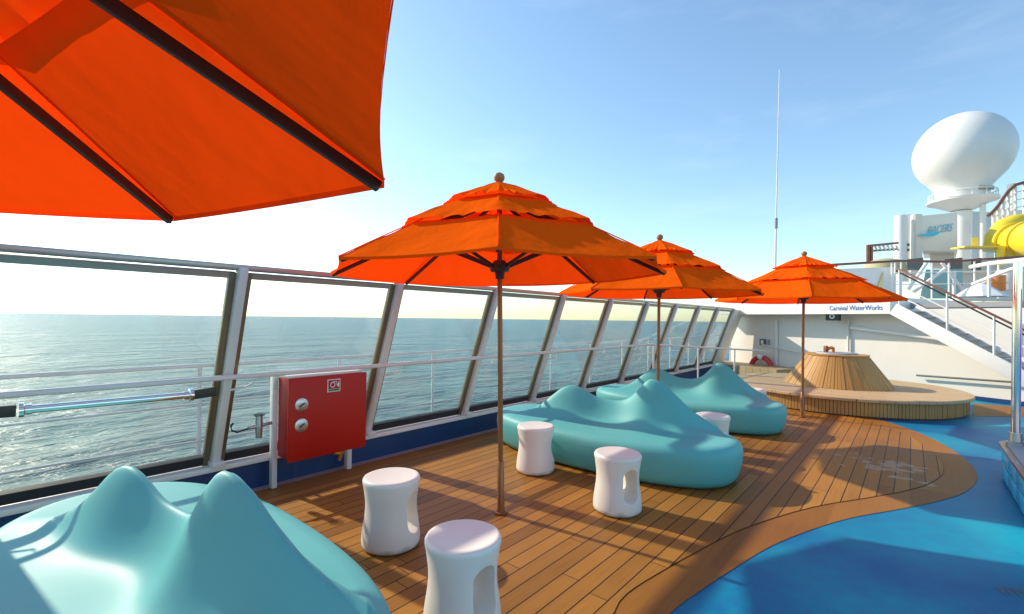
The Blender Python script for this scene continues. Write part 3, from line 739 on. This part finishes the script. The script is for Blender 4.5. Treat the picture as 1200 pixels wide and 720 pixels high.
# wall fittings
def wtube(name, pts, r, mat, lab, cat):
    mb = MB(); mb.tube(pts, r, 10); return tag(mb.build(name, mat), lab, cat)
wtube('conduit_pipe', [Wp(910, 376, .05), Wp(910, 428, .05)], .035, 'white', 'thick white upright pipe on the wall above the life ring', 'pipe')
wtube('drain_pipe', [Wp(994, 374, .05), Wp(994, 412, .05)], .028, 'wallpaint', 'thin white upright pipe on the wall behind the cone seat', 'pipe')
wtube('sloping_pipe', [Wp(997, 384.5, .08), Wp(1060, 392, .08), Wp(1150, 404, .08)], .045, 'white', 'long white sloping tube on the wall under the staircase', 'pipe')
wtube('wall_rail', [Wp(1074, 440, .10), Wp(1215, 450, .10)], .022, 'greydk', 'dark thin rail fixed low on the white wall right of the stage', 'rail')
wtube('kick_rail', [Wp(893, 404, .12), Wp(935, 413, .12)], .02, 'wallpaint', 'short pale sloping rail on the wall left of the far umbrella pole', 'rail')
# black floodlight sign under the edge
sgp = Wp(977.5, 371, .30); fl = empty('floodlight', sgp, 'black square floodlight with round lens under the white deck edge', 'floodlight')
h_ = .10
def wframe(c, hw, hh, dep): return [c + WD * hw - Vector((0, 0, hh)), c - WD * hw - Vector((0, 0, hh)), c - WD * hw + Vector((0, 0, hh)), c + WD * hw + Vector((0, 0, hh))]
mb = MB(); mb.poly(wframe(sgp, .17, .11, 0), th=WN * .08); child(mb.build('housing', 'black2', smooth=False), fl)
mb = MB(); n0 = WN
mb.tube([sgp + WN * .081, sgp + WN * .10], [.075, .06], 20); child(mb.build('lens', 'steel'), fl)
mb = MB(); mb.tube([sgp + WN * .1005, sgp + WN * .106], [.035, .03], 16); child(mb.build('lens_centre', 'black2'), fl)
nb = Wp(894.5, 401, .02); mb = MB(); mb.poly(wframe(nb, .09, .09, 0), th=WN * .05)
jb = empty('junction_box', nb, 'small dark junction box with white panel on the wall at the corner', 'box'); child(mb.build('box_body', 'greydk', smooth=False), jb)
mb = MB(); mb.poly(wframe(nb + WN * .052, .045, .05, 0), th=WN * .006); child(mb.build('cover', 'white', smooth=False), jb)
mb = MB(); mb.poly(wframe(nb - WD * .19, .025, .08, 0), th=WN * .04); child(mb.build('switch', 'grey', smooth=False), jb)
# life ring leaning on bench
lr = Wp(892, 432, .22); ring = empty('life_ring', lr, 'red and white life ring leaning at the foot of the wall behind the stage', 'life ring')
RR, rr_ = .34, .075
for k in range(4):
    for (a0, a1, mt) in ((k * 90 + 12, k * 90 + 78, 'ringred'), (k * 90 - 12, k * 90 + 12, 'white')):
        mb = MB(); pts = []
        for j in range(9):
            a = R(a0 + (a1 - a0) * j / 8 + 0); pts.append(lr + WD * RR * math.cos(a) + Vector((0, 0, 1)) * RR * math.sin(a))
        mb.tube(pts, rr_ if mt == 'ringred' else rr_ + .003, 14); child(mb.build('red_section' if mt == 'ringred' else 'white_band', mt), ring)

# ------------------------------------------------------------------ staircase in front of the wall
OS = 1.0
def SP_(px, py, off=OS): return Wp(px, py, off)
stc = empty('staircase', SP_(1184, 438), 'white staircase with brown handrails climbing left along the wall', 'staircase')
sa, sb_ = SP_(1047, 362), SP_(1215, 452)
up = Vector((0, 0, 1))
mb = MB(); mb.obox(sa, sb_, .05, .26, up=up, bev=.01); child(mb.build('stringer', 'white'), stc)
mb = MB(); mb.obox(sa - WN * .85, sb_ - WN * .85, .05, .26, up=up); child(mb.build('stringer', 'white', smooth=False), stc)
mb = MB(); ns = 12
for k in range(ns):
    p = sa.lerp(sb_, (k + .5) / ns); q = p - WN * .85; dd = (sb_ - sa); dd.z = 0; dd.normalize()
    mb.obox(p - WN * .03, q + WN * .03, .27, .03, up=up)
child(mb.build('treads', 'grey', smooth=False), stc)
for (ya, yb, rr0) in ((316, 384, .022), (318.5, 389, .014)):
    pass
def railing(off, top_mat='brownrail'):
    a0, b0 = SP_(1050, 314, off), SP_(1215, 394, off); a0x, b0x = SP_(1050, 317.5, off), SP_(1215, 400, off)
    mb = MB(); mb.obox(a0, b0, .07, .035, bev=.008); child(mb.build('handrail', top_mat), stc)
    mb = MB(); mb.tube([a0x, b0x], .016, 8); child(mb.build('under_rail', 'darksteel'), stc)
    for (y0, y1) in ((333, 410), (345, 424)):
        mb = MB(); mb.tube([SP_(1060, y0 + 5, off), SP_(1215, y1 + 4, off)], .013, 8); child(mb.build('mid_rail', 'white'), stc)
    for px in (1054, 1110, 1165):
        t = (px - 1050) / 165; yt = 314 + 80 * t; yb_ = 358 + (452 - 362) * t + 6
        mb = MB(); mb.tube([SP_(px, yt + 1, off), SP_(px, yb_, off)], .02, 10); child(mb.build('baluster', 'white'), stc)
railing(OS); 
# landing beneath the upper level
# ------------------------------------------------------------------ upper level behind the wall
def slab(name, pxs, depth, th, mat, parent=None, lab=None, cat=None):
    q = [D(x, y, depth) for x, y in pxs]; mp_ = sum(q, Vector()) / len(q); dv = Vector((mp_.x, mp_.y, 0)).normalized() * th
    mb = MB(); mb.poly(q, th=dv); o = mb.build(name, mat, smooth=False)
    if parent: child(o, parent)
    elif lab: tag(o, lab, cat)
    return o
ULZ = 2.20
# upper deck floor (grey)
mb = MB(); fa = aR; q = [fa + WN * -.3, fa - WD * 14 + WN * -.3, fa - WD * 14 + Vector((0, 16, 0)), fa + Vector((-5, 18, 0))]
mb.poly([(p.x, p.y, 1.98) for p in q], th=(0, 0, .12)); structure(mb.build('upper_deck', 'grey', smooth=False))
# sloped grey plating above the stair
uw = slab('upper_bulwark', [(962, 352), (1050, 352), (1050, 313), (962, 316)], 13.6, .15, 'white', None, 'white upper bulwark with faded coloured artwork above the far umbrella', 'wall')
ar = empty('mural', D(1000, 335, 13.5), 'faded yellow and orange swirl painted on the upper white bulwark', 'mural')
child(slab('yellow_swirl', [(998, 340), (1004, 331), (1015, 328), (1016, 337), (1015, 345), (1006, 346)], 13.56, .03, 'artyellow'), ar)
child(slab('orange_swirl', [(983, 332), (993, 324), (994, 330), (990, 337)], 13.56, .03, 'artorange'), ar)
child(slab('pale_swirl', [(1028, 338), (1033, 325), (1036, 318), (1035, 330), (1031, 342)], 13.56, .03, 'artyellow'), ar)
wt = empty('upper_railing', D(1010, 308, 13.4), 'varnished brown top rail of the upper deck railing', 'railing')
mb = MB(); mb.tube([D(968, 311, 13.4), D(1018, 308, 13.4), D(1054, 306, 13.4), D(1110, 307, 13.4), D(1215, 300, 13.4)], .035, 10); child(mb.build('top_rail', 'brownrail'), wt)
for px in (1045, 1049, 1056, 1092, 1112, 1142, 1170):
    mb = MB(); mb.tube([D(px, 307 - (max(0, px - 1110)) * .065, 13.4), D(px, 350, 13.4)], .022, 8); child(mb.build('stanchion', 'white'), wt)
for yy in (320, 334):
    mb = MB(); mb.tube([D(1045, yy, 13.42), D(1215, yy - 3, 13.42)], .012, 8); child(mb.build('mid_rail', 'white'), wt)
# small pergola
pg = empty('brown_pergola', D(1020, 310, 15.5), 'small brown slatted pergola frame against the sky left of the white vent tower', 'pergola')
for px in (1017, 1021):
    mb = MB(); mb.tube([D(px, 288, 15.5), D(px, 314, 15.5)], .05, 8); child(mb.build('pergola_post', 'brownrail'), pg)
mb = MB(); mb.obox(D(1016, 288.5, 15.5), D(1052, 285, 15.5), .08, .07); child(mb.build('top_beam', 'brownrail', smooth=False), pg)
mb = MB(); mb.obox(D(1018, 294.5, 15.6), D(1052, 292, 15.6), .05, .06); child(mb.build('lower_beam', 'greydk', smooth=False), pg)
mb = MB()
for k in range(7): mb.obox(D(1020 + k * 5, 288, 15.5), D(1023 + k * 5, 294, 15.6), .05, .03)
child(mb.build('slats', 'white', smooth=False), pg)
# covered boat / khaki dome
kd = D(1037, 311, 14.6); mb = MB(); mb.lathe([(0.55, -.25), (.52, .02), (.40, .13), (.2, .19), (0, .21)], c=kd, n=24); tag(mb.build('canvas_cover', 'khaki'), 'domed khaki canvas cover behind the upper bulwark', 'cover')
# white vent tower
vt = empty('vent_tower', D(1066, 310, 17), 'tall white louvred vent tower left of the lettered box', 'tower')
def cyl(px, y0, y1, dep, r, mat, name, par, n=20):
    a, b = D(px, y0, dep), D(px, y1, dep); b = Vector((a.x, a.y, b.z)); mb = MB(); mb.tube([b, a], r, n); return child(mb.build(name, mat), par)
cyl(1056, 253, 330, 17, .20, 'white', 'column', vt); cyl(1064, 252, 330, 17.2, .13, 'white', 'column', vt); cyl(1071, 252, 330, 17, .10, 'white', 'column', vt); 
child(slab('tower_core', [(1053, 320), (1081, 320), (1081, 251), (1053, 256)], 17.3, .8, 'white'), vt)
child(slab('side_plate', [(1073, 305), (1081, 305), (1081, 251), (1073, 251)], 16.85, .3, 'wallpaint'), vt)
for yy in (287, 293):
    child(slab('lamp', [(1063.5, yy - 1.5), (1066, yy - 1.5), (1066, yy + 1.5), (1063.5, yy + 1.5)], 16.8, .05, 'greydk'), vt)
# lettered box
bx = empty('lettered_box', D(1105, 280, 17), 'big white box with blue italic lettering and swoosh under the radome', 'box')
child(slab('box_body', [(1081, 294), (1122, 295), (1122, 249), (1081, 253)], 17.0, 2.5, 'white'), bx)
ta, tb = D(1086, 271, 16.97), D(1116, 267, 16.97); xd = (tb - ta).normalized()
child(text_mesh('lettering', 'RACERS', 'lightblue', None, (ta + tb) / 2, xd, (0, 0, 1), .40, .01, shear=.4, width=(tb - ta).length), bx)
child(slab('swoosh', [(1075, 275.5), (1085, 274), (1092, 272.5), (1101, 272), (1100, 274.5), (1094, 277), (1086, 277.5)], 16.72, .03, 'cyan'), bx)
child(slab('box_stand', [(1090, 312), (1118, 312), (1118, 296), (1090, 295)], 17.5, 1.2, 'wallpaint'), bx)
# dark boxes at the deck edge
for (x0, x1) in ((1063, 1082), (1107, 1128), (1138, 1150)):
    slab('deck_locker', [(x0, 315), (x1, 315), (x1, 302), (x0, 304)], 15.6, .6, 'greydk', None, {1063: 'grey deck locker below the white vent tower', 1107: 'grey deck locker below the lettered white box', 1138: 'grey deck locker right of the radome column'}[x0], 'locker')
# teal glass block
slab('teal_glass_screen', [(1078, 350), (1128, 350), (1128, 316), (1085, 316)], 15.0, .1, 'tealpanel', None, 'sea green glazed screen behind white diagonal braces', 'screen')
br = empty('diagonal_bracing', D(1100, 330, 14.6), 'white diagonal steel braces under the lettered box', 'bracing')
for (a, b) in (((1070, 343), (1112, 312)), ((1064, 340), (1086, 308)), ((1104, 308), (1132, 346)), ((1143, 337), (1200, 309)), ((1118, 318), (1118, 350))):
    mb = MB(); mb.tube([D(a[0], a[1], 14.6), D(b[0], b[1], 14.6)], .05, 10); child(mb.build('brace', 'white'), br)
# white gantry beams near the steel pole
gt = empty('white_gantry', D(1170, 305, 9), 'white tubular gantry rail joining the polished pole on the right', 'gantry')
mb = MB(); mb.tube([D(1138, 313, 10.5), D(1160, 309, 9.8), D(1218, 303, 8.0)], .045, 12); child(mb.build('beam', 'white'), gt)
mb = MB(); mb.tube([D(1140, 333, 10.5), D(1184, 316, 9.0), D(1218, 306, 8.0)], .035, 12); child(mb.build('brace', 'white'), gt)
mb = MB(); mb.tube([D(1159, 311, 9.8), D(1159, 348, 9.8)], .03, 10); child(mb.build('upright', 'white'), gt)
# drums on the upper deck
dm = empty('orange_drum', D(1167, 335, 13.0), 'orange drum on the upper deck behind the gantry', 'drum')
b0 = D(1167, 341, 13.0); mb = MB(); mb.lathe([(0, 0), (.19, 0), (.2, .02), (.2, .18), (.21, .19), (.2, .2), (.2, .40), (.19, .42), (0, .42)], c=b0, n=24); child(mb.build('drum_body', 'orange'), dm)
b0 = D(1180, 340, 13.3); mb = MB(); mb.lathe([(0, 0), (.24, 0), (.24, .52), (.2, .56), (0, .56)], c=b0, n=24); tag(mb.build('white_drum', 'white'), 'white drum beside the orange drum on the upper deck', 'drum')
b0 = D(1149, 348, 12.6); mb = MB(); mb.lathe([(.55, 0), (.5, .05), (.2, .28), (.05, .36), (0, .36)], c=b0, n=8); tag(mb.build('white_hatch', 'white', smooth=False), 'low white peaked hatch cover below the braces', 'hatch')

# radome
rc = D(1128, 180, 20); rd = empty('radome', Vector((rc.x, rc.y, 2.1)), 'large white radome globe on a column above the upper deck', 'radome')
rs = 1.66
mb = MB(); prof = [(0, rs)] + [(rs * math.sin(R(a)), rs * math.cos(R(a))) for a in range(6, 115, 6)]
prof += [(1.36, -.95), (1.17, -1.17), (1.0, -1.38), (.90, -1.56), (.86, -1.75), (.86, -2.0), (0, -2.0)]
mb.lathe(prof, c=rc, n=48); child(mb.build('dome', 'white', ang=60), rd)
zb = rc.z - 2.0
mb = MB(); mb.lathe([(0, -.44), (.34, -.44), (.45, -.40), (.98, -.12), (1.14, -.08), (1.16, 0), (0, 0)][::1], c=(rc.x, rc.y, zb - .003), n=40)
child(mb.build('platform', 'white', ang=30), rd)
mb = MB(); mb.tube([(rc.x, rc.y, zb - .48), (rc.x, rc.y, 2.0)], .33, 28); child(mb.build('column', 'white'), rd)
mb = MB(); mb.tube([(rc.x + .62, rc.y - .2, zb - .3), (rc.x + .62, rc.y - .2, 2.0)], .10, 16); child(mb.build('side_pipe', 'white'), rd)
mb = MB(); fr_ = -camv(0, 1); rt_ = camv(1, 0)
hc = Vector((rc.x, rc.y, zb + .30)) + fr_ * .88 + rt_ * .15
mb.obox(hc - rt_ * .30, hc + rt_ * .30, .05, .15); child(mb.build('hatch', 'khaki', smooth=False), rd)
mb = MB()
for k in range(14):
    a = 2 * math.pi * k / 14; mb.tube([(rc.x + 1.08 * math.cos(a), rc.y + 1.08 * math.sin(a), zb), (rc.x + 1.08 * math.cos(a), rc.y + 1.08 * math.sin(a), zb + .28)], .015, 6)
mb.tube([(rc.x + 1.08 * math.cos(R(a)), rc.y + 1.08 * math.sin(R(a)), zb + .28) for a in range(0, 361, 15)], .02, 6, cap=False)
child(mb.build('platform_rail', 'white'), rd)

# yellow slide
yl = empty('water_slide', D(1190, 280, 16), 'bright yellow water slide tube coiling at the right edge', 'water slide')
cc = D(1197, 283, 16)
A0, A1 = D(1186, 284, 16), D(1240, 279, 14.2)
mb = MB(); ax = (A1 - A0); mb.tube([A0 - ax.normalized() * .25, A0 - ax.normalized() * .12, A0, A0 + ax * .3, A1], [.26, .45, .56, .60, .62], 32); child(mb.build('slide_tube', 'yellow'), yl)
for t in (.12, .42):
    o1 = A0 + ax * t; u_ = ax.normalized(); mb = MB(); mb.tube([o1 - u_ * .05, o1 + u_ * .05], .66, 32); child(mb.build('flange', 'yellow'), yl)
hood = [cc + rt_ * (-.75 + 1.5 * math.sin(R(a))) + up * (.05 + .95 * math.sin(R(a)) - .0) - fr_ * (.5) for a in range(0, 91, 10)]
mb = MB(); mb.tube([D(1167, 294, 17), D(1169, 278, 17), D(1177, 268, 17), D(1190, 263, 17), D(1217, 261, 17)], .36, 24); child(mb.build('slide_bend', 'yellow'), yl)
for px in (1172, 1195):
    cyl(px, 290, 312, 15.4, .12, 'yellow', 'support', yl, 14)
mb = MB(); mb.obox(D(1122, 290.5, 15.6), D(1172, 290.5, 15.6), .5, .05); mb.box(D(1139, 290, 15.6), D(1139, 290, 15.6) + Vector((.15, .15, .32))); child(mb.build('landing', 'yellow', smooth=False), yl)
# spiral stair tower top right
tw = empty('slide_stair_tower', D(1185, 245, 18), 'white stair rail with curved brown handrail above the yellow slide', 'stair rail')
arc = [(1158, 253), (1164, 248), (1170, 241), (1176, 232), (1182, 224), (1190, 217), (1200, 214), (1215, 213)]
mb = MB(); mb.tube([D(x, y, 18) for x, y in arc], .06, 10); child(mb.build('handrail', 'brownrail'), tw)
for i, (x, y) in enumerate(arc[1:-1]):
    mb = MB(); mb.tube([D(x, y, 18), D(x, y + 34 + i * 1.5, 18)], .045, 8); child(mb.build('stanchion', 'white'), tw)
for s in (9, 18, 27):
    mb = MB(); mb.tube([D(x, y + s, 18) for x, y in arc[1:]], .022, 8); child(mb.build('mid_rail', 'white'), tw)
child(slab('tower_back', [(1163, 262), (1215, 262), (1215, 246), (1163, 247)], 18.3, .3, 'white'), tw)
cyl(1186, 216, 256, 18.4, .14, 'white', 'column', tw)
# white machinery house behind the slide
mh = slab('machinery_house', [(1122, 300), (1165, 300), (1163, 249), (1122, 247)], 21.5, 2.0, 'wallpaint', None, 'plain white deck house behind the radome column', 'deck house')
slab('white_locker_row', [(1128, 352), (1215, 352), (1215, 322), (1128, 320)], 16.2, .8, 'wallpaint', None, 'low white locker row on the upper deck behind the drums', 'lockers')
slab('slide_deck', [(1120, 318), (1215, 318), (1215, 301), (1120, 308)], 16.8, 2.5, 'wallpaint', None, 'white raised platform carrying the yellow slide', 'platform')
# whip antenna
an = empty('whip_antenna', D(908, 350, 14), 'tall thin white whip antenna against the sky', 'antenna')
a, m_, b = D(908, 352, 14), D(909.5, 262, 14), D(913.5, 82, 14)
mb = MB(); mb.tube([a, m_], .030, 10); child(mb.build('mast', 'white'), an)
mb = MB(); mb.tube([m_, b], [.022, .010], 10); child(mb.build('whip', 'white'), an)
mb = MB(); mb.tube([D(909.4, 268, 14), D(909.6, 256, 14)], .045, 10); child(mb.build('ferrule', 'grey'), an)

# ------------------------------------------------------------------ pool plinth and poles at right
pl = empty('pool_plinth', (.7, 7.2, 0), 'raised pool plinth with cyan panels and brown rim at the right edge', 'plinth')
X0, YA, YB, HP = .70, 2.9, 7.35, .37
def rounded(x0, y0, x1, y1, r, z):
    pts = []
    for (cx, cy, a0) in ((x1 - r, y1 - r, 0), (x0 + r, y1 - r, 90), (x0 + r, y0 + r, 180), (x1 - r, y0 + r, 270)):
        for k in range(9): a = R(a0 + k * 90 / 8); pts.append(Vector((cx + r * math.cos(a), cy + r * math.sin(a), z)))
    return pts
mb = MB(); mb.poly(rounded(X0 + .03, YA, 3.2, YB - .03, .28, .004), th=(0, 0, HP - .04)); child(mb.build('plinth_body', 'navy', ang=30), pl)
mb = MB(); mb.poly(rounded(X0, YA - .03, 3.23, YB, .30, HP - .034), th=(0, 0, .034)); child(mb.build('plinth_rim', 'brownrail', ang=30), pl)
mb = MB(); mb.poly(rounded(X0 + .05, YA + .02, 3.18, YB - .05, .26, HP + .001), th=(0, 0, .010)); child(mb.build('plinth_top', 'grey', ang=30), pl)
for r_ in range(2):
    for k in range(8):
        y1 = YB - .34 - k * .46; z0 = .035 + r_ * .15
        mb = MB(); mb.box((X0 + .018, y1 - .43, z0), (X0 + .032, y1, z0 + .13), bev=.003); child(mb.build('cyan_panel', 'cyan'), pl)
pb = G(1190, 521, HP + .012)
cp = empty('steel_pole', pb, 'polished steel pole standing on the raised plinth at the right edge', 'pole')
mb = MB(); mb.tube([pb, Vector((pb.x, pb.y, 2.24))], .036, 24); child(mb.build('shaft', 'chrome'), cp)
mb = MB(); mb.tube([pb + Vector((.105, .03, 0)), Vector((pb.x + .105, pb.y + .03, 2.20))], .03, 24); child(mb.build('second_shaft', 'chrome'), cp)
mb = MB(); mb.lathe([(0, 0), (.07, 0), (.07, .02), (.052, .03), (.048, .12), (0, .12)], c=pb, n=28); child(mb.build('base_collar', 'steel'), cp)
mb = MB(); mb.lathe([(0, 0), (.06, 0), (.06, .02), (.045, .03), (.042, .10), (0, .10)], c=pb + Vector((.105, .03, 0)), n=28); child(mb.build('base_collar', 'steel'), cp)
pp = D(1204, 530, 4.7); mb = MB(); mb.lathe([(0, 0), (.09, 0), (.09, 1.55), (.07, 1.6), (0, 1.6)], c=(pb.x + .24, pb.y + .0, HP + .012), n=24)
tag(mb.build('purple_bollard', 'purple'), 'purple round column just visible behind the steel pole', 'column')

# cabinet door hinges
for z in (.45, .90):
    mb = MB(); mb.tube([(-4.212, 2.672, z - .04), (-4.212, 2.672, z + .04)], .010, 10); child(mb.build('hinge', 'steel'), fc)
# dark leaf-like painted mark on the blue deck
ctr = G(1196, 694, .004); mb = MB(); e1 = (G(1196, 694) - G(1184, 693)); e1 = e1.normalized(); e2 = Vector((-e1.y, e1.x, 0))
spine = .30
for k in range(9):
    t = k / 8; b0_ = ctr + e1 * (spine * (t - .35)); ln_ = .05 + .03 * math.sin(math.pi * t)
    for sg_ in (1, -1):
        mb.poly([b0_, b0_ + e1 * .022, b0_ - e1 * .02 + e2 * ln_ * sg_])
tag(mb.build('painted_leaf', 'greydk', smooth=False), 'small dark leaf shaped mark painted on the blue deck at lower right', 'painted mark')

# dirt worn into the lowest centimetres of the moulded seats
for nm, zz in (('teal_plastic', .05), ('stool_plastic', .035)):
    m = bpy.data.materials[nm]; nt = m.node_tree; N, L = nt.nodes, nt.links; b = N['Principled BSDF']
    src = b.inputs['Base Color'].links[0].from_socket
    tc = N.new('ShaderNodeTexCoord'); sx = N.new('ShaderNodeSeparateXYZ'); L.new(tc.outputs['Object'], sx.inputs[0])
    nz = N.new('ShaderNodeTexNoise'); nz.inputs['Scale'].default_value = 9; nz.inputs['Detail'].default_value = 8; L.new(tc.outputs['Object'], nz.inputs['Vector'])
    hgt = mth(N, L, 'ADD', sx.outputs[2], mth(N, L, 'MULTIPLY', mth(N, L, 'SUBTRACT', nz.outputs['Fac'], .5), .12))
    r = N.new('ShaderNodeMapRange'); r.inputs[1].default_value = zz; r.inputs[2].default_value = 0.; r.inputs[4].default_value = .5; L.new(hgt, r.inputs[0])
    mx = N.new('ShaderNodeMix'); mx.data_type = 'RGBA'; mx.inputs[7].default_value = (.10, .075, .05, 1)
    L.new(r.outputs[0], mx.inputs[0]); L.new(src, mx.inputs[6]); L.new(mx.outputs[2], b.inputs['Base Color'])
